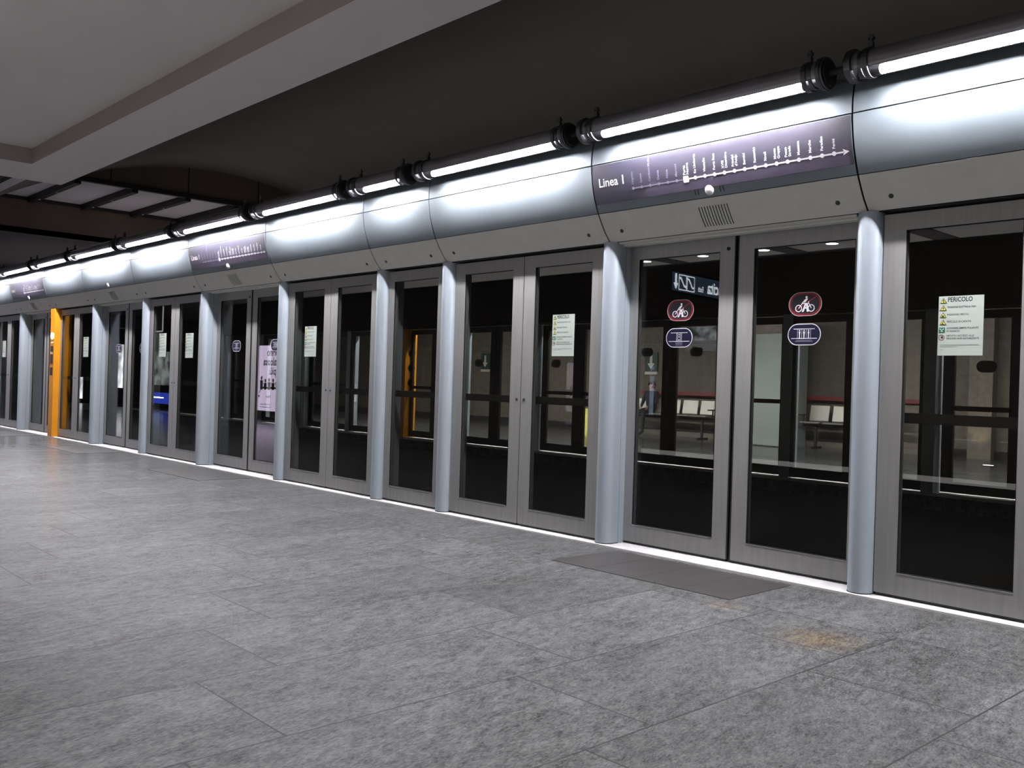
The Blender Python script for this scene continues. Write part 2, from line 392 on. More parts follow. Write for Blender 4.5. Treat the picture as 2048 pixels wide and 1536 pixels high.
for i, x in enumerate(NB):
    if i == 11:
        orange = make_orange_post(); orange.location = (x, 0, 0); orange['label'] = 'bright orange square post with white disc among the grey posts'; continue
    place('post', make_post, (x, 0, 0), 0, pl_label[i], 'grey posts of the near platform')
for i, x in enumerate(FB):
    if i == 8:
        o2 = dup(orange, (x, YF, 0), PI, 'bright orange post across the tracks, seen through the narrow door'); 
        bm = bmesh.new()
        for z in (1.78, 1.47, 1.16): tube(bm, (-.10, .03, z), (-.115, .03, z), .085, 20)
        obj('call_point_disc', bm, M['nearblack'], o2, smooth=True)
        continue
    dup(protos['post'], (x, YF, 0), PI, 'grey rounded post across the tracks, %s from the right' % ordw[i], 'grey posts across the tracks')
# the orange post casts beside it a narrower neighbour: nothing else needed

# ------------------------------------------------------------------ header over the doors
LOW = [(-.045, 2.284), (-.10, 2.345), (-.145, 2.41), (-.185, 2.478)]
UP = [(-.187, 2.483), (-.203, 2.517), (-.218, 2.552), (-.231, 2.587), (-.243, 2.622), (-.253, 2.657), (-.261, 2.692), (-.267, 2.727), (-.272, 2.762), (-.2755, 2.79), (-.277, 2.818)]
TOP = [(-.276, 2.826), (-.276, 2.90), (-.264, 2.98), (-.235, 3.035), (-.18, 3.075), (-.11, 3.10), (0, 3.115), (.15, 3.12), (.28, 3.12)]
def ribbon(bm, pts, x0, x1, th=.006):
    P = [Vector(p) for p in pts]; inn = []
    for i, p in enumerate(P):
        a = P[max(i-1, 0)]; b = P[min(i+1, len(P)-1)]; d = (b-a).normalized(); inn.append(p+Vector((d.y, -d.x))*th)
    prism(bm, [tuple(p) for p in P]+[tuple(p) for p in inn[::-1]], 'x', x0, x1)
def along(pts, t, off=0.):
    """point at arc length t along the profile, pushed out by off"""
    P = [Vector(p) for p in pts]; acc = 0
    for i in range(len(P)-1):
        d = (P[i+1]-P[i]); l = d.length
        if t <= acc+l or i == len(P)-2:
            q = P[i]+d*((t-acc)/l); n = Vector((d.y, -d.x)).normalized(); q = q-n*off
            return q
        acc += l
def prof(pts, x, t, off): q = along(pts, t, off); return (x, q.x, q.y)
UPL = sum((Vector(UP[i+1])-Vector(UP[i])).length for i in range(len(UP)-1))
def curved_patch(bm, pts, x0, x1, t0, t1, off, nt=10, nx=1):
    g = [[bm.verts.new(prof(pts, x0+(x1-x0)*j/nx, t0+(t1-t0)*i/nt, off)) for j in range(nx+1)] for i in range(nt+1)]
    for i in range(nt):
        for j in range(nx): bm.faces.new((g[i][j], g[i][j+1], g[i+1][j+1], g[i+1][j]))
def curved_poly(bm, pts2, off):
    """small polygon given in (x,t)"""
    V = [bm.verts.new(prof(UP, x, t, off)) for x, t in pts2]; bm.faces.new(V)
GAP = .006
def make_header(W, kind, far=False):
    t = thing('fascia_unit', '', 'fascia')
    x0, x1 = -W/2+GAP, W/2-GAP
    obj('lower_panel', mk(ribbon, LOW, x0, x1), M['lower'], t, smooth=True)
    obj('curved_panel', mk(ribbon, UP, x0, x1), M['upper'], t, smooth=True)
    obj('top_cowl', mk(ribbon, TOP, x0, x1), M['upper'], t, smooth=True)
    bm = bmesh.new()
    for x in (-W/2+.165, W/2-.165):
        q = along(LOW, .088, 0); n = Vector((q.x, q.y)); d = (Vector(LOW[2])-Vector(LOW[1])).normalized(); nn = Vector((d.y, -d.x))
        tube(bm, (x, q.x+nn.x*.004, q.y+nn.y*.004), (x, q.x-nn.x*.004, q.y-nn.y*.004), .0145, 14)
    obj('screw_plug', bm, M['screw'], t, smooth=True)
    if kind == 'S':
        bm = bmesh.new()
        box(bm, -W/2+.08, W/2-.08, -.03, .02, 2.268, 2.283); box(bm, -W/2+.08, W/2-.08, .02, .07, 2.256, 2.283); box(bm, -W/2+.08, W/2-.08, .07, .115, 2.262, 2.283)
        obj('guide_track', bm, M['lower'], t)
        bm = bmesh.new()
        for k in range(11):
            x = -.133+.0225*k
            curved_patch(bm, LOW, x, x+.0065, .035, .185, .0015, 6)
        gr = obj('speaker_grille', bm, M['black'], t)
        bm = bmesh.new()
        for x in (-.115, -.09, .065+.02, .09+.02): curved_patch(bm, UP, x-.014, x-.008, .025, .062, .002, 2)
        obj('microphone_slots', bm, M['black'], t)
        q = along(UP, .045, 0); bm = bmesh.new(); 
        nn = Vector((-.93, .36)).normalized()
        for r0, r1, h0, h1 in ((.034, .034, 0, .006), (.034, .029, .006, .013), (.029, .018, .013, .018), (.018, .003, .018, .0195)):
            tube(bm, (-.01, q.x+nn.x*h0, q.y-.34*h0), (-.01, q.x+nn.x*h1, q.y-.34*h1), r0, 22, True, r1)
        obj('indicator_lamp', bm, M['lens'], t, smooth=True)
    else:
        obj('soffit', mk(box, x0, x1, -.04, .10, 2.278, 2.284), M['dark'], t)
    return t
hl = {0:'far right end', 1:'right end with door lamp', 2:'brightly lit, right of the nearer Linea 1 map', 3:'carrying the nearer Linea 1 map', 4:'long white lit one left of the nearer map', 5:'short lit one over the single narrow door',
 6:'long lit one left of the short one', 7:'carrying the smaller Linea 1 map', 8:'lit one left of the smaller Linea 1 map', 9:'blank with a white door lamp, no map', 10:'over the doors right of the orange post', 11:'left of the orange post, with a blurred map', 12:'at the left picture edge', 13:'last one on the left'}
hproto = {}
def header_copy(k, W, loc, rot, label, group):
    key = (k, round(W, 3))
    if key not in hproto:
        t = make_header(W, k); t.location = loc; t.rotation_euler = (0,0,rot); t['label'] = label; t['group'] = group; hproto[key] = t; return t
    return dup(hproto[key], loc, rot, label, group)
for i, k in enumerate(NK):
    xr, xl = NB[i], NB[i+1]
    header_copy(k, xr-xl, ((xr+xl)/2, 0, 0), 0, 'curved blue-grey fascia unit above the doors, '+hl[i], 'fascia units over the near doors')
for i, k in enumerate(FK):
    xr, xl = FB[i], FB[i+1]
    header_copy(k, xr-xl, ((xr+xl)/2, YF, 0), PI, 'curved fascia unit across the tracks, %s from the right' % ordw[i], 'fascia units across the tracks')
# dark backing added behind the fascias against light leaks, closing their rear
CORE = [(-.03, 2.292), (-.165, 2.49), (-.24, 2.75), (-.255, 2.9), (-.20, 3.03), (-.10, 3.08), (.15, 3.105), (.29, 3.105), (.29, 2.292)]
struct('trim_1', mk(prism, CORE, 'x', NB[-1]-.01, NB[0]+.01), M['dark'])
struct('trim_2', mk(prism, [(YF-p[0], p[1]) for p in CORE], 'x', FB[-1]-.01, FB[0]+.01), M['dark'])

# ------------------------------------------------------------------ route map signs
RIGHT = ["Re Umberto", "Vinzaglio", "Porta Susa", "XVIII Dicembre", "Principi d'Acaja", "Bernini", "Racconigi", "Rivoli", "Monte Grappa", "Pozzo Strada", "Massaua", "Marche", "Paradiso", "Fermi"]
LEFT = ["Lingotto", "Spezia", "Carducci-Molinette", "Dante", "Nizza", "Marconi"]
def make_route_sign(W):
    t = thing('route_map_sign', '', 'sign')
    T0, T1 = .062, UPL-.004
    bm = bmesh.new(); curved_patch(bm, UP, -W/2+.008, W/2-.008, T0, T1, .0025, 14, 1)
    obj('sign_board', bm, M['purple'], t, smooth=True)
    # hills
    bm = bmesh.new(); n = 120; prev = None
    random.seed(3)
    for i in range(n+1):
        x = -.62+(1.62-.012)*i/n; x = min(x, W/2-.01)
        u = i/n
        h = .035+.012*math.sin(u*23)+.010*math.sin(u*51+1)+.008*math.sin(u*97)+.075*max(0, u-.55)**1.2*1.6
        for c, w_, hh in ((.085, .045, .04), (.40, .012, .075), (.80, .02, .02)): h += hh*max(0, 1-abs(u-c)/w_)
        b = (x, min(T1-.02, T0+.004+(.041+h)*min(1, u*9)))
        cur = (bm.verts.new(prof(UP, x, T0+.002, .0032)), bm.verts.new(prof(UP, x, (T0+b[1])/2, .0032)), bm.verts.new(prof(UP, b[0], b[1], .0032)))
        if prev:
            for k in range(2): bm.faces.new((prev[k], cur[k], cur[k+1], prev[k+1]))
        prev = cur
    obj('hills_silhouette', bm, M['purple2'], t, smooth=True)
    s0, s1, s2 = -.637, -.177, .896     # first stop, this station, last stop
    TL = .142
    def f(x, tt): return prof(UP, x, tt, .0042)
    bm = bmesh.new(); curved_patch(bm, UP, s0, s1, TL-.0035, TL+.0035, .0040, 1); 
    for k in range(6):
        x = s0+(s1-s0)*k/6; curved_poly(bm, circle(x, TL, .0105, 14), .0046)
    obj('passed_stops', bm, M['whitedim'], t)
    bm = bmesh.new(); curved_patch(bm, UP, s1, s2+.06, TL-.005, TL+.005, .0040, 1)
    for k in range(1, 15):
        x = s1+(s2-s1)*k/14; curved_poly(bm, circle(x, TL, .0135, 14), .0046)
    curved_poly(bm, [(s1-.019, TL-.022), (s1+.019, TL-.022), (s1+.023, TL-.015), (s1+.023, TL+.015), (s1+.019, TL+.022), (s1-.019, TL+.022), (s1-.023, TL+.015), (s1-.023, TL-.015)], .0048)
    curved_poly(bm, [(s2+.055, TL-.019), (s2+.095, TL), (s2+.055, TL+.019), (s2+.063, TL)], .0046)
    obj('coming_stops', bm, M['white'], t)
    bm = bmesh.new()
    put_text(bm, 'Linea 1', .088, lambda u, v: f(-.955+u, TL+.045+v), bold=.012)
    obj('line_name_lettering', bm, M['white'], t)
    bm = bmesh.new()
    for k, s in enumerate(LEFT):
        x = s0+(s1-s0)*k/6
        put_text(bm, s, .026, lambda u, v, x=x: f(x+.008+u, TL+.028+v), rot=True, bold=.01)
    obj('passed_stop_lettering', bm, M['whitedim'], t)
    bm = bmesh.new()
    for k, s in enumerate(["Porta Nuova"]+RIGHT):
        x = s1+(s2-s1)*k/14; sz = .029 if k == 0 else .025
        if len(s) > 10:
            j = s.index(' ') if ' ' in s else 6
            put_text(bm, s[:j], sz, lambda u, v, x=x: f(x+.001+u, TL+.028+v), rot=True, bold=.02)
            put_text(bm, s[j+1:], sz, lambda u, v, x=x: f(x+.027+u, TL+.028+v), rot=True, bold=.02)
        else: put_text(bm, s, sz, lambda u, v, x=x: f(x+.010+u, TL+.028+v), rot=True, bold=.02)
    obj('coming_stop_lettering', bm, M['white'], t)
    return t
def cxof(i): return (NB[i]+NB[i+1])/2
rs = make_route_sign(2.036); rs.location = (cxof(3), 0, 0); rs['label'] = 'larger purple Linea 1 route map above the no-bicycle doors'; rs['group'] = 'line route maps'
dup(rs, (cxof(7), 0, 0), 0, 'smaller purple Linea 1 route map, second one along the fascia')
dup(rs, (cxof(11), 0, 0), 0, 'small purple route map on the fascia left of the orange post')

# ------------------------------------------------------------------ tube lights
TY, TZ, TR = -.437, 3.03, .080
def make_tube(W):
    """origin under the tube centre on the fascia line"""
    t = thing('tube_light', '', 'light')
    a, b = -W/2+.085, W/2-.085
    bm = bmesh.new(); tube(bm, (a, TY, TZ), (b, TY, TZ), TR, 32, False); obj('clear_tube_shell', bm, M['shell'], t, smooth=True)
    # reflector hood: an arc inside the upper part
    arc = [(TY+(TR-.006)*math.cos(g), TZ+(TR-.006)*math.sin(g)) for g in [math.radians(-60+273*i/24) for i in range(25)]]
    arc2 = [(TY+(TR-.010)*math.cos(g), TZ+(TR-.010)*math.sin(g)) for g in [math.radians(-60+273*i/24) for i in range(25)]]
    bm = bmesh.new(); prism(bm, arc+arc2[::-1], 'x', a+.02, b-.02); obj('reflector_hood', bm, M['reflector'], t, smooth=True)
    bm = bmesh.new(); tube(bm, (a+.15, TY+.022, TZ-.038), (b-.15, TY+.022, TZ-.038), .024, 12, True); obj('fluorescent_lamp', bm, M['lamp'], t, smooth=True)
    for s, e in ((1, a), (-1, b)):
        bm = bmesh.new(); tube(bm, (e+s*.03, TY+.022, TZ-.038), (e+s*.15, TY+.022, TZ-.038), .027, 14); ring(bm, (e+s*.055, TY, TZ), (e+s*.075, TY, TZ), TR-.002, TR-.012, 24)
        obj('lamp_holder', bm, M['flange'], t, smooth=True)
        bm = bmesh.new(); ring(bm, (e-s*.004, TY, TZ), (e+s*.020, TY, TZ), TR+.014, TR-.02, 32); ring(bm, (e-s*.018, TY, TZ), (e-s*.006, TY, TZ), TR+.010, .02, 32)
        obj('end_flange', bm, M['flange'], t, smooth=True)
        bm = bmesh.new(); tube(bm, (e-s*.02, TY, TZ), (e-s*.03, TY, TZ), TR-.006, 28); tube(bm, (e-s*.03, TY, TZ), (e-s*.085, TY, TZ), .020, 12)
        obj('end_cap', bm, M['black'], t, smooth=True)
        bm = bmesh.new(); ring(bm, (e+s*.085, TY, TZ), (e+s*.115, TY, TZ), TR+.006, TR+.001, 28); box(bm, e+s*.10-.012, e+s*.10+.012, TY-.014, TY+.014, TZ+TR, TZ+TR+.035)
        tube(bm, (e+s*.10, TY, TZ+TR+.03), (e+s*.10, TY, TZ+TR+.075), .012, 10); tube(bm, (e+s*.10, TY, TZ+TR+.05), (e+s*.10, TY, TZ+TR+.06), .020, 8)
        box(bm, e+s*.10-.008, e+s*.10+.008, TY+TR-.01, -.225, TZ+.012, TZ+.026)
        obj('clamp', bm, M['flange'], t, smooth=False)
    return t
tproto = {}
def tube_copy(W, loc, rot, label, group):
    key = round(W, 3)
    if key not in tproto:
        t = make_tube(W); t.location = loc; t.rotation_euler = (0,0,rot); t['label'] = label; t['group'] = group; tproto[key] = t; return t
    return dup(tproto[key], loc, rot, label, group)
tl = {0:'at the far right end', 1:'second from the far right end', 2:'over the rightmost notice door, cut by the frame', 3:'above the larger Linea 1 map', 4:'left of the one above the larger map', 5:'shortest one, over the single narrow door', 6:'next left of the shortest one',
 7:'above the smaller Linea 1 map', 8:'next left of the one above the smaller map', 9:'above the blank fascia with a lamp', 10:'right of the one over the orange post', 11:'left of the orange post', 12:'at the left picture edge', 13:'last one on the left'}
for i, k in enumerate(NK):
    xr, xl = NB[i], NB[i+1]
    tube_copy(xr-xl, ((xr+xl)/2, 0, 0), 0, 'glowing tube light along the fascia, '+tl[i], 'tube lights along the near fascia')
for i, k in enumerate(FK):
    xr, xl = FB[i], FB[i+1]
    tube_copy(xr-xl, ((xr+xl)/2, YF, 0), PI, 'tube light across the tracks, %s from the right' % ordw[i], 'tube lights across the tracks')

# ------------------------------------------------------------------ notices and stickers on the glass
def make_notice():
    """origin: panel centre; front face toward -y"""
    t = thing('danger_notice', '', 'notice')
    w, h = .245, .335
    obj('notice_sheet', mk(box, -w/2, w/2, -.0015, 0, -h/2, h/2), M['notice'], t)
    U = h/907.; ux = w/690.
    X = lambda x: -w/2+(x-725)*ux
    Z = lambda y: h/2-(y-248)*U
    y = -.0018
    bm = bmesh.new(); by = bmesh.new()
    for cy in (318, 430, 540, 648):
        cx = X(800); z0 = Z(cy+38); z1 = Z(cy-45); r = .019
        flat(bm, [(cx-r, z0), (cx+r, z0), (cx, z1)], y)
        flat(by, [(cx-r*.76, z0+.0025), (cx+r*.76, z0+.0025), (cx, z1-.005)], y-.001)
    tri = obj('warning_triangle', bm, M['ink'], t); obj('triangle_fill', by, M['yellow'], tri)
    bm = bmesh.new()
    cx = X(800); bar2(bm, (cx, Z(328)), (cx, Z(300)), .004, y-.002); flat(bm, circle(cx, Z(340), .0022, 8), y-.002)
    z = Z(430); flat(bm, [(cx+.003, z+.008), (cx-.004, z-.002), (cx, z-.002), (cx-.003, z-.011), (cx+.005, z+.001), (cx+.001, z+.001)], y-.002)
    z = Z(548); flat(bm, [(cx-.007, z-.005), (cx+.007, z-.005), (cx+.005, z+.002), (cx-.005, z+.002)], y-.002)
    z = Z(650); bar2(bm, (cx-.006, z-.008), (cx+.006, z-.008), .003, y-.002); bar2(bm, (cx-.003, z-.006), (cx+.003, z+.004), .003, y-.002); flat(bm, circle(cx+.003, z+.006, .002, 8), y-.002)
    obj('warning_symbols', bm, M['ink'], t)
    bm = bmesh.new(); box(bm, X(740), X(835), y-.0008, y, Z(805), Z(725)); g = obj('release_symbol', bm, M['green'], t)
    bm = bmesh.new(); cx = X(788); z = Z(765)
    bar2(bm, (cx-.012, z+.007), (cx-.003, z), .003, y-.002); bar2(bm, (cx+.012, z+.007), (cx+.003, z), .003, y-.002); bar2(bm, (cx, z-.009), (cx, z+.001), .003, y-.002); bar2(bm, (cx-.006, z-.009), (cx+.006, z-.009), .002, y-.002)
    obj('release_arrow', bm, M['white'], g)
    bm = bmesh.new(); cx, z = X(783), Z(880); annulus(bm, cx, z, .0165, .0135, y); rr = obj('no_entry_ring', bm, M['red'], t)
    bm = bmesh.new(); flat(bm, [(cx-.005, z), (cx+.001, z+.008), (cx+.008, z+.008), (cx+.008, z-.007), (cx+.001, z-.005)], y); obj('no_entry_hand', bm, M['ink'], rr)
    bm = bmesh.new(); put_text(bm, 'PERICOLO', .036, lambda u, v: (X(865)+u, y, Z(335)+v), bold=.022, squeeze=.80); obj('heading_lettering', bm, M['ink'], t)
    bm = bmesh.new()
    for s, yy in (('TENSIONE ELETTRICA 750V', 432), ('PASSAGGIO VEICOLI', 545), ('PERICOLO DI CADUTA', 652), ('AZIONARE SEMPRE PULSANTE', 752), ('DI SGANCIO', 797), ("VIETATO L'ACCESSO ALLE", 868), ('PERSONE NON AUTORIZZATE', 910)):
        put_text(bm, s, .0148, lambda u, v: (X(860)+u, y, Z(yy)+v), bold=.012, squeeze=.86)
    obj('warning_lettering', bm, M['ink'], t)
    bm = bmesh.new()
    for x0, x1, yy in ((765, 1350, 992), (765, 1025, 1018), (770, 810, 1070)): box(bm, X(x0), X(x1), y-.0005, y, Z(yy+5), Z(yy-5))
    obj('small_print_lettering', bm, M['greyink'], t)
    return t
NT = make_notice()
nots = [(-2.128, 'white PERICOLO danger notice right of the rightmost grey post'), (-5.215, 'white PERICOLO danger notice between two sliding-door posts, mid picture'), (-9.11, 'white PERICOLO notice on the glass left of the single narrow door bay'),
        (-13.164, 'left one of the two PERICOLO notices in the same bay'), (-12.268, 'right one of the two PERICOLO notices in the same bay'), (-16.353, 'narrow looking PERICOLO notice just right of the orange post'), (-21.26, 'PERICOLO notice at the left picture edge')]
for k, (x, lab) in enumerate(nots):
    z = 1.597 if x != -12.268 else 1.582
    if k == 0: NT.location = (x, .0165, z); NT['label'] = lab; NT['group'] = 'danger notices'
    else: dup(NT, (x, .0165, z), 0, lab, 'danger notices')

def make_bike():
    t = thing('no_bicycle_sticker', '', 'sticker')
    W, H = .238, .156
    bm = bmesh.new(); flat(bm, stadium(W, H), 0, th=.001); obj('sticker_backing', bm, M['nearblack'], t)
    bm = bmesh.new(); flat(bm, stadium(W-.001, H-.001), -.001, th=.0004); obj('pale_rim', bm, M['signwhite'], t)
    bm = bmesh.new(); flat(bm, stadium(W-.009, H-.009), -.0014, th=.0004); obj('red_border', bm, M['red'], t)
    bm = bmesh.new(); flat(bm, stadium(W-.036, H-.036), -.0018, th=.0004); obj('dark_field', bm, M['nearblack'], t)
    y = -.0026
    bm = bmesh.new()
    for cx in (-.045, .045): annulus(bm, cx, -.027, .024, .0185, y)
    bar2(bm, (-.045, -.027), (-.018, .008), .005, y); bar2(bm, (-.018, .004), (.022, .004), .005, y); bar2(bm, (.045, -.027), (.022, .012), .005, y); bar2(bm, (.022, .014), (.030, .016), .004, y)
    flat(bm, circle(.010, .044, .008, 14), y); flat(bm, [(-.004, .006), (.004, .014), (.020, .032), (.012, .037), (-.002, .030), (-.020, .010), (-.024, .002), (-.018, .000), (-.006, .018)], y)
    for p in ([(.000, .004), (.012, .004), (-.008, -.050), (-.022, -.050)], [(.008, .004), (.020, .004), (.028, -.050), (.014, -.050)], [(-.006, -.030), (.018, -.030), (.020, -.020), (-.002, -.020)]): flat(bm, p, y-.0004)
    obj('bicycle_pictogram', bm, M['white'], t)
    bm = bmesh.new(); bar2(bm, (-.082, -.050), (.082, .050), .009, -.0024); obj('red_slash', bm, M['red'], t)
    return t
def make_lift(kind):
    t = thing('boarding_sticker', '', 'sticker')
    W, H = .238, .142
    bm = bmesh.new(); flat(bm, stadium(W, H), 0, th=.001); obj('sticker_backing', bm, M['nearblack'], t)
    bm = bmesh.new(); flat(bm, stadium(W-.001, H-.001), -.001, th=.0004); obj('white_rim', bm, M['white'], t)
    bm = bmesh.new(); flat(bm, stadium(W-.012, H-.012), -.0014, th=.0004); obj('blue_field', bm, M['blue'], t)
    bm = bmesh.new(); y = -.0020
    bar2(bm, (-.075, .036), (.075, .036), .004, y); bar2(bm, (-.092, -.026), (.092, -.026), .004, y)
    if kind == 'people':
        for cx, s in ((-.032, .8), (.0, 1), (.032, .8)):
            flat(bm, circle(cx, .026, .0045, 10), y); flat(bm, [(cx-.008*s, .019), (cx+.008*s, .019), (cx+.004*s, .0), (cx+.003, -.024), (cx-.003, -.024), (cx-.004*s, .0)], y)
        for cx in (-.047, -.016, .016, .047): bar2(bm, (cx, -.024), (cx, .034), .0016, y)
    else:
        for cx in (-.022, -.014, .014, .022): bar2(bm, (cx, -.024), (cx, .034), .002, y)
        for cz in (-.016, .006, .022): flat(bm, circle(0, cz, .005, 10), y)
    obj('doors_pictogram', bm, M['white'], t)
    bm = bmesh.new()
    for w_, z in ((.055, -.038), (.064, -.045)) if kind == 'people' else ((.032, -.036), (.028, -.042), (.032, -.052)): bar2(bm, (-w_, z), (w_, z), .0028, y)
    obj('caption_lettering', bm, M['whitedim'], t)
    return t
BK = make_bike(); BK.location = (-3.156, .1365, 1.770); BK['label'] = 'red-rimmed no-bicycle sticker on the right sliding leaf'; BK['group'] = 'no-bicycle stickers'
dup(BK, (-4.153, .1365, 1.767), 0, 'red-rimmed no-bicycle sticker on the left sliding leaf')
LP = make_lift('people'); LP.location = (-3.157, .1365, 1.573); LP['label'] = 'dark blue oval sticker with three standing figures'; LP['group'] = 'blue oval door stickers'
LD = make_lift('dots'); LD.location = (-4.157, .1365, 1.567); LD['label'] = 'dark blue oval sticker with narrow door drawing, left sliding leaf'; LD['group'] = 'blue oval door stickers'
dup(LD, (-11.12, .1365, 1.57), 0, 'oval blue sticker on the left leaf under the smaller route map')
dup(LP, (-10.11, .1365, 1.573), 0, 'oval blue sticker over the pale poster reflection')
dup(LD, (-15.18, .1365, 1.567), 0, 'oval blue sticker on the left leaf two posts right of orange')
dup(LP, (-14.213, .1365, 1.567), 0, 'oval blue sticker half behind the post, right leaf')
for k, (x, z) in enumerate([(-4.35, 1.58), (-11.6, 1.58), (-8.5, 1.77), (-9.45, 1.77), (-13.55, 1.58)]):
    dup(LP, (x, YF-.1365 if x not in (-11.6, -4.35) else YF-.0165, z), PI, 'dark back of an oval sticker on the far doors', 'oval stickers on the far doors')

# ------------------------------------------------------------------ floors, sills, track bed
struct('floor', mk(box, -36, 8, -9, -.10, -.30, 0), M['floor'])
struct('trim_3', mk(box, NB[-1]-8, NB[0]+2, -.10, .30, -.20, .012), M['sill'], 'white threshold strip under the near doors')
struct('floor_far', mk(box, -40, 8, YF+.10, 14.4, -.30, 0), M['floor'])
struct('trim_4', mk(box, FB[-1]-8, FB[0]+2, YF-.15, YF+.10, -.03, .012), M['lower'], 'threshold strip under the far doors')
struct('trim_5', mk(box, -40, 8, .26, .29, -1.3, -.20), M['dark'])
struct('trim_6', mk(box, -40, 8, YF-.17, YF-.14, -1.3, -.20), M['dark'])
struct('floor_track', mk(box, -40, 8, .2, YF-.1, -1.35, -1.25), M['dark'])
def make_paving():
    t = thing('paving_inset', '', 'floor inset'); n = 0
    for k in range(4):
        bm = bmesh.new(); w = 1.43/4; x = -1.43/2+k*w; box(bm, x+.0008, x+w-.0008, -.81, -.145, -.002, .0028); obj('inset_tile', bm, M['mat_tile'], t)
    return t
pv = make_paving(); pv.location = (-3.745, 0, 0); pv['label'] = 'dark grey floor inset before the no-bicycle doors'; pv['group'] = 'dark floor insets before the sliding doors'
dup(pv, (-10.76, 0, 0), 0, 'dark grey floor inset below the smaller Linea 1 map')
dup(pv, (-14.80, 0, 0), 0, 'dark grey floor inset two posts right of the orange post')
dup(pv, (-18.86, 0, 0), 0, 'thin looking dark floor inset near the orange post')

# ------------------------------------------------------------------ near ceiling slab with recessed tray, vault, end structure
SX0, SX1, SY0, SY1, SZ = -12.94, 8.0, -9.0, -1.48, 3.6
def slab(bm):
    # ring soffit round the tray, tray faces, tray top
    ix0, ix1, iy0, iy1, tz = -11.9, 7.3, -8.3, -2.12, 3.78
    def V(x, y, z): return bm.verts.new((x, y, z))
    o = [V(SX0,SY0,SZ), V(SX1,SY0,SZ), V(SX1,SY1,SZ), V(SX0,SY1,SZ)]
    i = [V(ix0,iy0,SZ), V(ix1,iy0,SZ), V(ix1,iy1,SZ), V(ix0,iy1,SZ)]
    j = [V(ix0,iy0,tz), V(ix1,iy0,tz), V(ix1,iy1,tz), V(ix0,iy1,tz)]
    o2 = [V(SX0,SY0,4.0), V(SX1,SY0,4.0), V(SX1,SY1,4.0), V(SX0,SY1,4.0)]
    for k in range(4):
        q = (k+1)%4
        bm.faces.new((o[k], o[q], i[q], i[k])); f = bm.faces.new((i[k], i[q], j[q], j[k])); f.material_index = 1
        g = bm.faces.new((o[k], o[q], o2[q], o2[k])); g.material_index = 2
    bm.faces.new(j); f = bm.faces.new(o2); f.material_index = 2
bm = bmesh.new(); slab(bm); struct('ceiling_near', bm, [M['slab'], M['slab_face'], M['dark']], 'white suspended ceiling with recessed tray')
# vault over the tracks
def vz(y): return 5.31-.068*(y-3.1)**2
bm = bmesh.new(); n = 40; A = []; B = []
for k in range(n+1):
    y = -1.6+(7.95+1.6)*k/n; A.append(bm.verts.new((8, y, vz(y)))); B.append(bm.verts.new((-18, y, vz(y))))
for k in range(n): bm.faces.new((A[k], A[k+1], B[k+1], B[k]))
struct('ceiling_vault', bm, M['vault'], 'dark vaulted ceiling over the tracks', smooth=True)
# lower end of the hall: step down with pale panels and dark beams, brown fascia, grey soffit
struct('wall_end_upper', mk(box, -18.3, -18.0, -9, 15, 4.74, 6.2), M['brown'])
struct('wall_end_lower', mk(box, -21.2, -20.9, -9, 15, 4.02, 4.80), M['brown'])
struct('ceiling_end', mk(box, -40, -20.9, -9, 15, 4.02, 4.10), M['farceil'])
struct('wall_end', mk(box, -40.3, -40, -9, 15, -1.3, 4.1), M['farceil'])
pp = None
for k in range(6):
    y0 = -2.72+1.04*k
    bm = bmesh.new(); box(bm, -20.88, -18.3, y0, y0+.90, 4.73, 4.75)
    lab = 'pale ceiling board between dark beams beyond the white ceiling, %s from the right' % ordin[5-k]
    o = tag(obj('ceiling_lining_board', bm, M['panelw']), lab, 'ceiling panel', 'pale ceiling panels at the hall end')
    t = thing('ceiling_beam', 'dark ceiling beam with small bolts, %s from the right between the pale panels' % ordin[5-k], 'beam', (0, y0+.97, 4.62), 0, 'dark beams at the hall end')
    obj('beam_bar', mk(box, -20.95, -18.0, -.055, .055, 0, .14), M['ribs'], t)
    bm = bmesh.new()
    for x in (-20.3, -19.2): tube(bm, (x, 0, 0), (x, 0, -.012), .022, 10)
    obj('bolt_head', bm, M['panelw'], t)
bm = bmesh.new(); box(bm, -18.05, -17.95, -9, 8.8, 4.68, 4.76); struct('trim_7', bm, M['ribs'])
bm = bmesh.new(); box(bm, -20.98, -20.86, -9, 8.8, 4.66, 4.72); struct('trim_8', bm, M['ribs'])
# seams of the brown end wall
bm = bmesh.new()
for y in (-.6, .9, 2.4, 3.9): box(bm, -17.998, -17.99, y, y+.02, 4.76, 5.35)
struct('trim_9', bm, M['ribs'])

# far platform shell
struct('ceiling_far', mk(box, -40, 8, 7.8, 14.4, 3.6, 3.8), M['slab'])
struct('wall_far', mk(box, -40, 8, 14.2, 14.4, 0, 3.6), M['wallb'])
struct('wall_back', mk(box, -40, 8, -9.2, -9.0, 0, 4.1), M['wallb'])
struct('wall_right', mk(box, 8, 8.2, -9.2, 14.4, -1.3, 6), M['wallb'])
struct('baseboard_far', mk(box, -40, 8, 14.12, 14.2, 0, .16), M['dark'])
bm = bmesh.new()
for x in (-6.2, -7.0): box(bm, x-.45 if x < -6.5 else x-.1, x, 13.95, 14.2, 0, 3.6)
struct('trim_10', bm, M['wallb2'])
struct('trim_11', mk(box, -10.0, -8.3, 14.05, 14.2, 0, 3.0), M['wallb2'])
bm = bmesh.new()
for x in (-11.05, -8.6, -6.1): box(bm, x, x+.35, 7.9, 14.0, 3.585, 3.6)
struct('trim_12', bm, M['dark'])

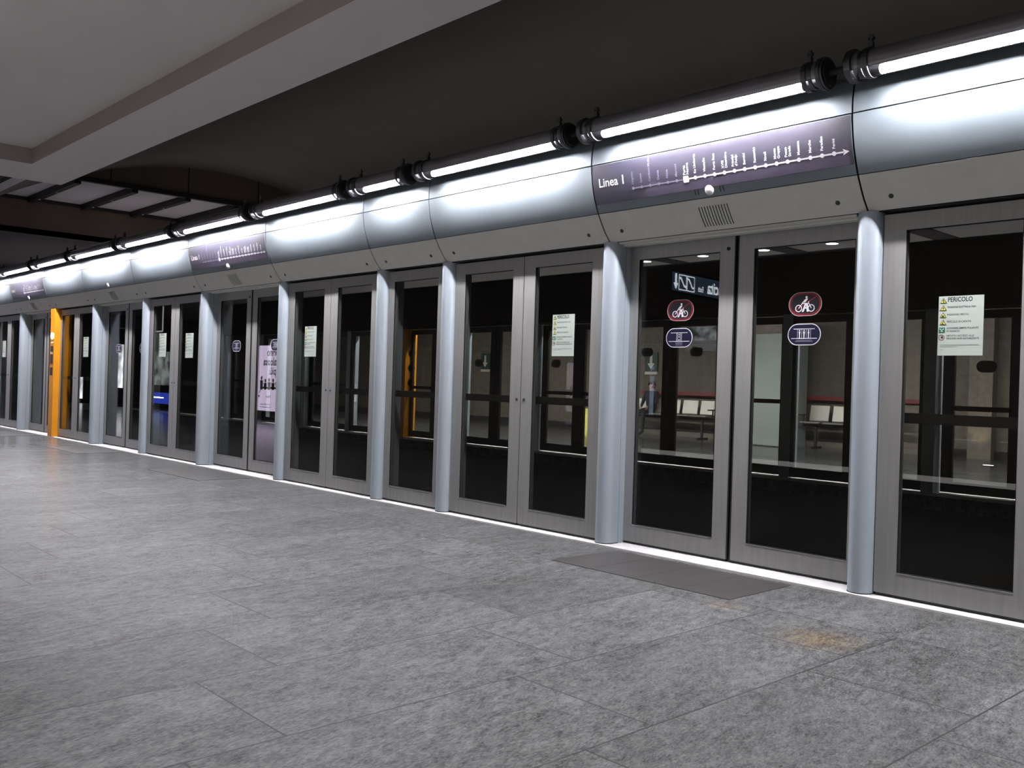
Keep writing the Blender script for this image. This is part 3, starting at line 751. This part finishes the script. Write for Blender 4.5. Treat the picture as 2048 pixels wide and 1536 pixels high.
# ------------------------------------------------------------------ far platform things
def make_downlight():
    t = thing('ceiling_downlight', '', 'light')
    bm = bmesh.new(); ring(bm, (0, 0, -.012), (0, 0, 0), .125, .095, 28); obj('trim_ring', bm, M['white'], t, smooth=True)
    bm = bmesh.new(); tube(bm, (0, 0, -.008), (0, 0, -.002), .095, 28); obj('lit_lens', bm, M['downlight'], t, smooth=True)
    return t
dl = make_downlight()
dlx = [-11.27, -9.97, -8.73, -7.49]
dll = ['round white downlight, leftmost above the no-bicycle doors', 'round white downlight, second from left above the exit reflection', 'round white downlight at the top of the right sliding leaf, left one', 'round white downlight at the top of the right sliding leaf, right one']
for k, x in enumerate(dlx):
    if k == 0: dl.location = (x, 8.44, 3.6); dl['label'] = dll[0]; dl['group'] = 'downlights of the far ceiling'
    else: dup(dl, (x, 8.44, 3.6), 0, dll[k])

def make_bench(n, label):
    t = thing('waiting_bench', label, 'bench')
    w = .54
    for k in range(n):
        x = -(n-1)*w/2+k*w
        bm = bmesh.new(); prism(bm, [(.17, .60), (.235, .93), (.25, .93), (.19, .58)], 'x', x-.225, x+.225); sb = obj('seat_back', bm, M['seat'], t)
        bm = bmesh.new(); prism(bm, [(-.24, .545), (-.20, .56), (.17, .53), (.17, .545), (-.20, .578), (-.25, .565)], 'x', x-.225, x+.225); obj('seat_pan', bm, M['seat'], t)
    bm = bmesh.new(); tube(bm, (-n*w/2, .0, .49), (n*w/2, .0, .49), .03, 10); obj('carrier_beam', bm, M['bracket'], t)
    for x in (-n*w/2+.3, n*w/2-.3):
        bm = bmesh.new(); box(bm, x-.03, x+.03, -.02, .02, .03, .48); box(bm, x-.03, x+.03, -.22, .22, 0, .03); obj('leg', bm, M['bracket'], t)
    for x in (-n*w/2, n*w/2):
        bm = bmesh.new(); box(bm, x-.012, x+.012, -.20, .18, .70, .73); box(bm, x-.012, x+.012, -.01, .02, .50, .70); obj('armrest', bm, M['bracket'], t)
    return t
b1 = make_bench(4, 'metal seat row seen through the right sliding leaf'); b1.location = (-9.68, 13.45, 0)
b2 = make_bench(5, 'metal seat row seen through the left sliding leaf, with a seated person'); b2.location = (-14.52, 13.45, 0)
b1['group'] = b2['group'] = 'platform seat rows'
for x0, x1, lab in ((-10.95, -8.0, 'dark red wall rail above the right seat row'), (-15.9, -12.9, 'dark red wall rail above the left seat row')):
    t = thing('wall_rail', lab, 'rail', ((x0+x1)/2, 13.95, 1.09)); w = (x1-x0)/2
    bm = bmesh.new(); box(bm, -w, w, -.04, .04, -.045, .045); obj('rail_bar', bm, M['redpaint'], t)
    bm = bmesh.new()
    for x in (-w+.3, 0, w-.3): box(bm, x-.02, x+.02, .04, .25, -.02, .02)
    obj('rail_bracket', bm, M['bracket'], t)
# low plinth behind the seats
struct('baseboard_seats', mk(box, -16, -7.9, 13.9, 14.12, 0, .12), M['wallb2'])
# grey lift front
t = thing('lift_enclosure', 'pale grey lift enclosure panel seen behind the right sliding leaf', 'lift', (-11.29, 12.9, 0))
obj('enclosure_wall', mk(box, -.39, .39, -.18, .9, 0, 2.48), M['grey_panel'], t)
obj('top_band', mk(box, -.395, .395, -.185, .9, 2.485, 2.75), M['wallb2'], t)
obj('plinth_line', mk(box, -.392, .392, -.184, -.17, .0, .02), M['dark'], t)
# extinguisher on the enclosure side
t = thing('fire_extinguisher', 'red extinguisher hanging left of the grey lift enclosure', 'extinguisher', (-11.78, 12.72, .98))
bm = bmesh.new(); tube(bm, (0,0,0), (0,0,.42), .085, 18); tube(bm, (0,0,.42), (0,0,.50), .085, 18, True, .03); obj('red_cylinder', bm, M['redpaint'], t, smooth=True)
bm = bmesh.new(); tube(bm, (0,0,.50), (0,0,.55), .02, 10); box(bm, -.06, .03, -.012, .012, .55, .57); obj('valve_handle', bm, M['black'], t)
bm = bmesh.new(); box(bm, .07, .10, -.02, .02, .1, .14); box(bm, .07, .10, -.02, .02, .34, .38); obj('wall_bracket', bm, M['bracket'], t)
# green way-down signs
def make_arrow(label, x):
    t = thing('green_arrow_sign', label, 'sign', (x, 14.17, 1.9), 0, 'green arrow signs on the far wall')
    obj('sign_plate', mk(box, -.205, .205, -.02, .02, -.25, .25), M['greensign'], t)
    bm = bmesh.new(); flat(bm, [(-.04, .18), (.04, .18), (.04, -.04), (.12, -.04), (0, -.19), (-.12, -.04), (-.04, -.04)], -.021, th=.003); obj('down_arrow', bm, M['signwhite'], t)
    obj('lower_plate', mk(box, -.205, .205, -.02, .02, -.335, -.262), M['signwhite'], t)
make_arrow('dark green sign with white down arrow behind the left sliding leaf', -15.66)
make_arrow('dark green down-arrow sign in the bay right of the single door', -22.35)
# hanging monitor
t = thing('hanging_monitor', 'hanging monitor with grey picture beside the blue oval sticker', 'monitor', (-12.5, 12.0, 2.36))
obj('monitor_housing', mk(box, -.42, .42, .0, .10, -.30, .30), M['nearblack'], t)
obj('monitor_screen', mk(box, -.38, .38, -.006, 0, -.05, .26), M['screenpic'], t)
bm = bmesh.new(); tube(bm, (0, .05, .30), (0, .05, 1.24), .02, 10); obj('ceiling_rod', bm, M['bracket'], t)
# yellow floor stand
t = thing('caution_stand', 'yellow plastic floor stand seen at the right edge of the notice door', 'floor sign', (-15.22, 11.25, 0))
def stand_panel(bm, s):
    pts = [(-.20, 0), (-.17, .03), (-.16, .12), (-.135, .30), (-.15, .45), (-.14, .60), (-.09, .66), (.09, .66), (.14, .60), (.15, .45), (.135, .30), (.16, .12), (.17, .03), (.20, 0), (.12, .0), (.09, .05), (-.09, .05), (-.12, .0)]
    A = [bm.verts.new((p[0], s*(.20-.27*p[1]), p[1])) for p in pts]; B = [bm.verts.new((p[0], s*(.18-.27*p[1]), p[1])) for p in pts]; n = len(pts)
    for i in range(n): bm.faces.new((A[i], A[(i+1)%n], B[(i+1)%n], B[i]))
    bm.faces.new(A); bm.faces.new(B[::-1])
for s in (-1, 1): obj('folding_panel', mk(stand_panel, s), M['yelplastic'], t)
# floor spot at the foot of the pale pilaster
t = thing('floor_spotlight', 'small round floor spotlight on the far platform by the pilaster', 'light', (-6.4, 12.2, 0))
bm = bmesh.new(); ring(bm, (0,0,0), (0,0,.012), .12, .09, 24); obj('spot_rim', bm, M['chrome'], t, smooth=True)
bm = bmesh.new(); tube(bm, (0,0,.001), (0,0,.009), .09, 20); obj('spot_lens', bm, M['floorlens'], t, smooth=True)
def spot(name, loc, rot, e, size, col, blend=.5):
    l = bpy.data.lights.new(name, 'SPOT'); l.energy = e; l.spot_size = math.radians(size); l.spot_blend = blend; l.color = col; l.shadow_soft_size = .05
    o = bpy.data.objects.new(name, l); C.objects.link(o); o.location = loc; o.rotation_euler = rot; return o
spot('pilaster_uplight', (-7.2, 13.7, .05), (math.radians(165), 0, 0), 14, 60, (1, .78, .5))

# seated person across the tracks
def person():
    root = thing('person', 'seated person in dark clothes with reddish hair on the left seat row', 'person', (-15.06, 13.42, 0))
    J = {'pel': (0,.02,.64,.135), 'waist': (0,.04,.80,.125), 'chest': (0,.06,1.0,.15), 'neck': (0,.05,1.15,.05), 'skull': (0,.03,1.24,.085), 'crown': (0,.035,1.31,.07),
      'shL': (-.17,.05,1.08,.06), 'elL': (-.22,-.02,.84,.045), 'wrL': (-.12,-.22,.72,.032), 'haL': (-.08,-.29,.71,.028),
      'shR': (.17,.05,1.08,.06), 'elR': (.22,-.02,.84,.045), 'wrR': (.12,-.22,.72,.032), 'haR': (.08,-.29,.71,.028),
      'hiL': (-.09,0,.64,.085), 'knL': (-.12,-.42,.60,.06), 'anL': (-.12,-.44,.10,.042), 'toL': (-.13,-.60,.045,.035),
      'hiR': (.09,0,.64,.085), 'knR': (.12,-.42,.60,.06), 'anR': (.12,-.44,.10,.042), 'toR': (.13,-.60,.045,.035)}
    for s, q in ((-1, 'L'), (1, 'R')):
        for f in range(4): J['f%d%s' % (f, q)] = (s*(.045+.018*f), -.355-.008*(f in (1, 2)), .695, .009); J['k%d%s' % (f, q)] = (s*(.055+.017*f), -.325, .712, .010)
        J['th'+q] = (s*.035, -.315, .70, .010)
    Ed = [('pel','waist'),('waist','chest'),('chest','neck'),('neck','skull'),('skull','crown')]
    for q in 'LR':
        Ed += [('chest','sh'+q),('sh'+q,'el'+q),('el'+q,'wr'+q),('wr'+q,'ha'+q),('pel','hi'+q),('hi'+q,'kn'+q),('kn'+q,'an'+q),('an'+q,'to'+q),('ha'+q,'th'+q)]
        for f in range(4): Ed += [('ha'+q,'k%d%s'%(f,q)),('k%d%s'%(f,q),'f%d%s'%(f,q))]
    ks = list(J); me = bpy.data.meshes.new('body'); me.from_pydata([J[k][:3] for k in ks], [(ks.index(a), ks.index(b)) for a, b in Ed], [])
    o = bpy.data.objects.new('body', me); C.objects.link(o)
    md = o.modifiers.new('s', 'SKIN'); sv = me.skin_vertices[0].data
    for i, k in enumerate(ks): sv[i].radius = (J[k][3], J[k][3]); sv[i].use_root = (k == 'pel')
    o.modifiers.new('u', 'SUBSURF').levels = 2
    dg = bpy.context.evaluated_depsgraph_get(); dg.update()
    nm = bpy.data.meshes.new_from_object(o.evaluated_get(dg)); o.modifiers.clear(); o.data = nm
    nm.materials.clear(); nm.materials.append(M['cloth']); nm.materials.append(M['skin'])
    for p in nm.polygons:
        c = p.center; p.use_smooth = True
        if c.z > 1.135 or (c.y < -.235 and .66 < c.z < .75 and abs(c.x) < .13 and c.y < -.25): p.material_index = 1
    o.parent = root
    bm = bmesh.new(); bmesh.ops.create_icosphere(bm, subdivisions=3, radius=1)
    for v in bm.verts:
        v.co = Vector((v.co.x*.096, v.co.y*.105+.05, v.co.z*.11+1.285))
    bmesh.ops.delete(bm, geom=[v for v in bm.verts if v.co.y < -.025 and v.co.z < 1.335], context='VERTS')
    obj('hair', bm, M['hair'], root, smooth=True)
    bm = bmesh.new(); prism(bm, [(-.055, 1.26), (-.085, 1.235), (-.06, 1.225)], 'x', -.012, .012); obj('nose', bm, M['skin'], root)
    bm = bmesh.new()
    for x in (-.03, .03): bmesh.ops.create_icosphere(bm, subdivisions=1, radius=.010, matrix=Matrix.Translation((x, -.052, 1.272)))
    obj('eyes', bm, M['black'], root)
    bm = bmesh.new(); box(bm, -.022, .022, -.058, -.05, 1.20, 1.207); obj('mouth', bm, M['redpaint'], root)
    bm = bmesh.new()
    for x in (-.088, .088): bmesh.ops.create_icosphere(bm, subdivisions=1, radius=.018, matrix=Matrix.Translation((x, .03, 1.255)))
    obj('ears', bm, M['skin'], root)
person()

# ------------------------------------------------------------------ things on our side, met in the glass as reflections
RY = .28
t = thing('exit_sign', 'lit hanging exit sign reading Uscita Exit, mirrored in the left sliding leaf', 'sign', (0,0,0))
A_ = Vector((-8.61, -(5.72-RY))); B_ = Vector((-8.83, -(7.55-RY)))
ang = math.atan2(B_.y-A_.y, B_.x-A_.x); mid = (A_+B_)/2; Ls = (B_-A_).length
t.location = (mid.x, mid.y, 2.80); 
# text must read left to right for someone facing the lit side (the side toward +x)
t.rotation_euler = (0, 0, ang)
hw = Ls/2
obj('sign_housing', mk(box, -hw-.05, hw+.05, -.06, .06, -.17, .17), M['nearblack'], t)
for side, sgn in (('front', 1),):
    obj('lit_field', mk(box, -hw, hw, .06, .064, -.14, .14), M['signblue'], t)
    fm = lambda u, v: (-u, .067, v)
    bm = bmesh.new(); put_text(bm, 'Uscita', .27, lambda u, v: fm(-hw+.14+u*.95, v-.09), bold=.02); put_text(bm, 'Exit', .12, lambda u, v: fm(hw-.94+u*.9, v-.09), bold=.015)
    obj('sign_lettering', bm, M['signlight'], t)
    bm = bmesh.new()
    for cx in (hw-.54, hw-.30):
        for a, b in (((cx-.11, -.11), (cx+.11, -.11)), ((cx+.11, -.11), (cx+.11, .11)), ((cx+.11, .11), (cx-.11, .11)), ((cx-.11, .11), (cx-.11, -.11))):
            a, b = Vector(a), Vector(b); d = (b-a).normalized(); n = Vector((-d.y, d.x))*.008
            V = [bm.verts.new(fm(*p)) for p in (a+n, a-n, b-n, b+n)]; bm.faces.new(V)
        V = [bm.verts.new(fm(*p)) for p in ((cx-.10, -.07), (cx-.04, -.07), (cx+.06, .05), (cx+.10, .05), (cx+.10, .08), (cx+.05, .08), (cx-.05, -.04), (cx-.10, -.04))]; bm.faces.new(V)
    cx = hw-.10
    V = [bm.verts.new(fm(*p)) for p in ((cx-.025, .12), (cx-.025, -.02), (cx-.07, -.02), (cx, -.12), (cx+.07, -.02), (cx+.025, -.02), (cx+.025, .12))]; bm.faces.new(V)
    obj('escalator_symbols', bm, M['signlight'], t)
bm = bmesh.new()
for x in (-hw+.2, hw-.2): tube(bm, (x, 0, .17), (x, 0, .80), .012, 8)
obj('hanger_rod', bm, M['bracket'], t)
# second exit sign much further along
t2 = dup(t, (-31.0, -(5.9-RY), 2.8), PI/2-.2, 'second lit exit sign, tiny, mirrored two posts right of the orange post')

# pale advertising poster in a lit case
def poster_case(x0, x1, z0, z1, y, name, label, m, prints=True):
    t = thing(name, label, 'poster', ((x0+x1)/2, y, (z0+z1)/2)); w = (x1-x0)/2; h = (z1-z0)/2
    obj('case_frame', mk(box, -w-.05, w+.05, -.12, -.02, -h-.05, h+.05), M['bracket'], t)
    obj('lit_sheet', mk(box, -w, w, -.02, -.012, -h, h), m, t)
    bm = bmesh.new(); box(bm, -w*.7, -w*.6, -.10, -.03, -(z0+z1)/2, -h-.05); box(bm, w*.6, w*.7, -.10, -.03, -(z0+z1)/2, -h-.05); obj('support_foot', bm, M['bracket'], t)
    if prints:
        fm = lambda u, v: (-u, -.009, v)
        bm = bmesh.new()
        for s, z in (('Torino', .62), ('qualcosa', .36), ('di più.', .10)): put_text(bm, s, .30, lambda u, v: fm(-.66+u*1.0, z+v), bold=.02)
        obj('headline_lettering', bm, M['posterdark'], t)
        bm = bmesh.new()
        # group of people around a table, as plain dark shapes
        for cx, hz in ((-.42, -.03), (-.20, -.06), (.02, -.05), (.24, -.07), (.46, 0.)):
            V = [bm.verts.new(fm(*p)) for p in circle(cx, hz, .055, 12)]; bm.faces.new(V)
            V = [bm.verts.new(fm(*p)) for p in ((cx-.09, hz-.06), (cx+.09, hz-.06), (cx+.07, -.32), (cx-.07, -.32))]; bm.faces.new(V)
        for p in (((-.55, -.24), (.55, -.24), (.55, -.29), (-.55, -.29)), ((-.50, -.29), (-.45, -.29), (-.45, -.40), (-.50, -.40)), ((.45, -.29), (.50, -.29), (.60, -.42), (.55, -.42))):
            V = [bm.verts.new(fm(*q)) for q in p]; bm.faces.new(V)
        for q in (((.55, -.48), (.62, -.48), (.62, -.54), (.55, -.54)),):
            V = [bm.verts.new(fm(*p)) for p in q]; bm.faces.new(V)
        for z in (-.72, -.80):
            V = [bm.verts.new(fm(*p)) for p in ((-.1, z), (.5, z), (.5, z-.015), (-.1, z-.015))]; bm.faces.new(V)
        obj('poster_picture', bm, M['posterdark'], t)
        bm = bmesh.new()
        put_text(bm, 'Torino', .10, lambda u, v: fm(-.1+u, -.54+v), bold=.02)
        obj('poster_caption', bm, M['posterdark'], t)
    return t
poster_case(-24.20, -22.78, .24, 2.06, -(7.24-RY), 'lit_poster_case', 'pale violet lit advertising poster, mirrored beside the smaller map doors', M['poster'])
def vending():
    t = thing('vending_machine', 'vending machine with blue lit lower panel, mirrored in the paired notice doors', 'vending machine', (-31.1, -(7.5-RY), 0))
    obj('cabinet', mk(box, -.95, .95, -.75, 0, 0, 2.0), M['bracket'], t)
    obj('product_window', mk(box, -.90, .90, 0, .006, .80, 1.92), M['vendpic'], t)
    obj('blue_panel', mk(box, -.90, .90, 0, .006, .18, .55), M['vendblue'], t)
    bm = bmesh.new(); box(bm, -.4, .4, .006, .010, .36, .40); obj('logo_bar', bm, M['signlight'], t)
vending()
poster_case(-36.1, -34.4, .62, 2.2, -(7.24-RY), 'lit_shop_case', 'bright white lit case mirrored under the exit sign glint', M['ledwhite'], False)
poster_case(-38.9, -37.9, .12, .95, -(7.24-RY), 'low_lit_case', 'low white lit case mirrored just right of the orange post', M['ledwhite'], False)
poster_case(-20.05, -19.88, .3, 1.95, -(7.24-RY), 'lit_column_case', 'slim cool white lit column mirrored left of the narrow door', M['ledstrip'], False)
# white framed board hanging
t = thing('hanging_board', 'dark hanging board with thin white frame mirrored above the left paired notice', 'board', (-31.0, -(7.24-RY), 3.03))
obj('board_sheet', mk(box, -.70, .70, -.03, 0, -.45, .45), M['nearblack'], t)
bm = bmesh.new()
for a, b, c, d in ((-.72, .72, -.47, -.43), (-.72, -.66, -.45, .45), (.68, .72, -.45, .45), (-.72, .72, .43, .46)): box(bm, a, b, .0, .02, c, d)
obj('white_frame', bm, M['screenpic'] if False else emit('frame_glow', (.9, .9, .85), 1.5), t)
bm = bmesh.new()
for x in (-.5, .5): tube(bm, (x, -.015, .45), (x, -.015, 1.0), .012, 8)
obj('hanger_rod', bm, M['bracket'], t)

# ------------------------------------------------------------------ lights
def area(name, loc, rot, sx, sy, e, col=(1, 1, 1)):
    l = bpy.data.lights.new(name, 'AREA'); l.shape = 'RECTANGLE'; l.size = sx; l.size_y = sy; l.energy = e; l.color = col
    o = bpy.data.objects.new(name, l); C.objects.link(o); o.location = loc; o.rotation_euler = rot; return o
area('slab_fill_light', (-4, -7.2, .10), (PI, 0, 0), 14, .9, 95, (1, .96, .94))  # added fill behind the camera, facing up to brighten the white ceiling
area('far_platform_light', (-11, 11.5, 3.55), (0, 0, 0), 18, 1.0, 14, (1, .97, .93))
area('vault_fill_light', (-6, 3.2, 3.30), (PI, 0, 0), 26, 2.0, 32, (1, .94, .86))  # added fill hidden by the fascias, lifts the dark vault
area('hall_end_fill_light', (-19.8, 2.6, 3.30), (PI, 0, 0), 2.5, 4.5, 9, (1, .93, .98))  # added fill out of view, brightens the pale end panels
area('hall_end_fill_light', (-25, 2.6, 3.30), (PI, 0, 0), 6, 4.5, 12, (1, .95, .98))  # second added fill, under the grey soffit further on
w = bpy.data.worlds.new('station_air'); w.use_nodes = True; bpy.context.scene.world = w
w.node_tree.nodes['Background'].inputs[0].default_value = (.9, .95, 1, 1); w.node_tree.nodes['Background'].inputs[1].default_value = .015

# ------------------------------------------------------------------ camera
yaw, pitch, roll, F = .8238, .0003, .0309, 1864.2
cy, sy = math.cos(yaw), math.sin(yaw); cp, sp = math.cos(pitch), math.sin(pitch)
f = Vector((-sy*cp, cy*cp, sp)); r = Vector((cy, sy, 0)); u = r.cross(f)
c_, s_ = math.cos(roll), math.sin(roll); r2 = r*c_+u*s_; u2 = -r*s_+u*c_
cam = bpy.data.cameras.new('camera'); co = bpy.data.objects.new('camera', cam); C.objects.link(co)
cam.sensor_width = 36; cam.lens = F/2048*36; cam.clip_end = 200
mw = Matrix(((r2.x, u2.x, -f.x, 0), (r2.y, u2.y, -f.y, -5.356), (r2.z, u2.z, -f.z, 1.1913), (0, 0, 0, 1)))
co.matrix_world = mw
sc = bpy.context.scene; sc.camera = co
sc.view_settings.view_transform = 'Standard'; sc.view_settings.look = 'None'; sc.view_settings.exposure = 0; sc.view_settings.gamma = 1
sc.cycles.use_denoising = True; sc.cycles.max_bounces = 6; sc.cycles.transparent_max_bounces = 20; sc.cycles.sample_clamp_indirect = 4
sc.cycles.caustics_reflective = False; sc.cycles.caustics_refractive = False
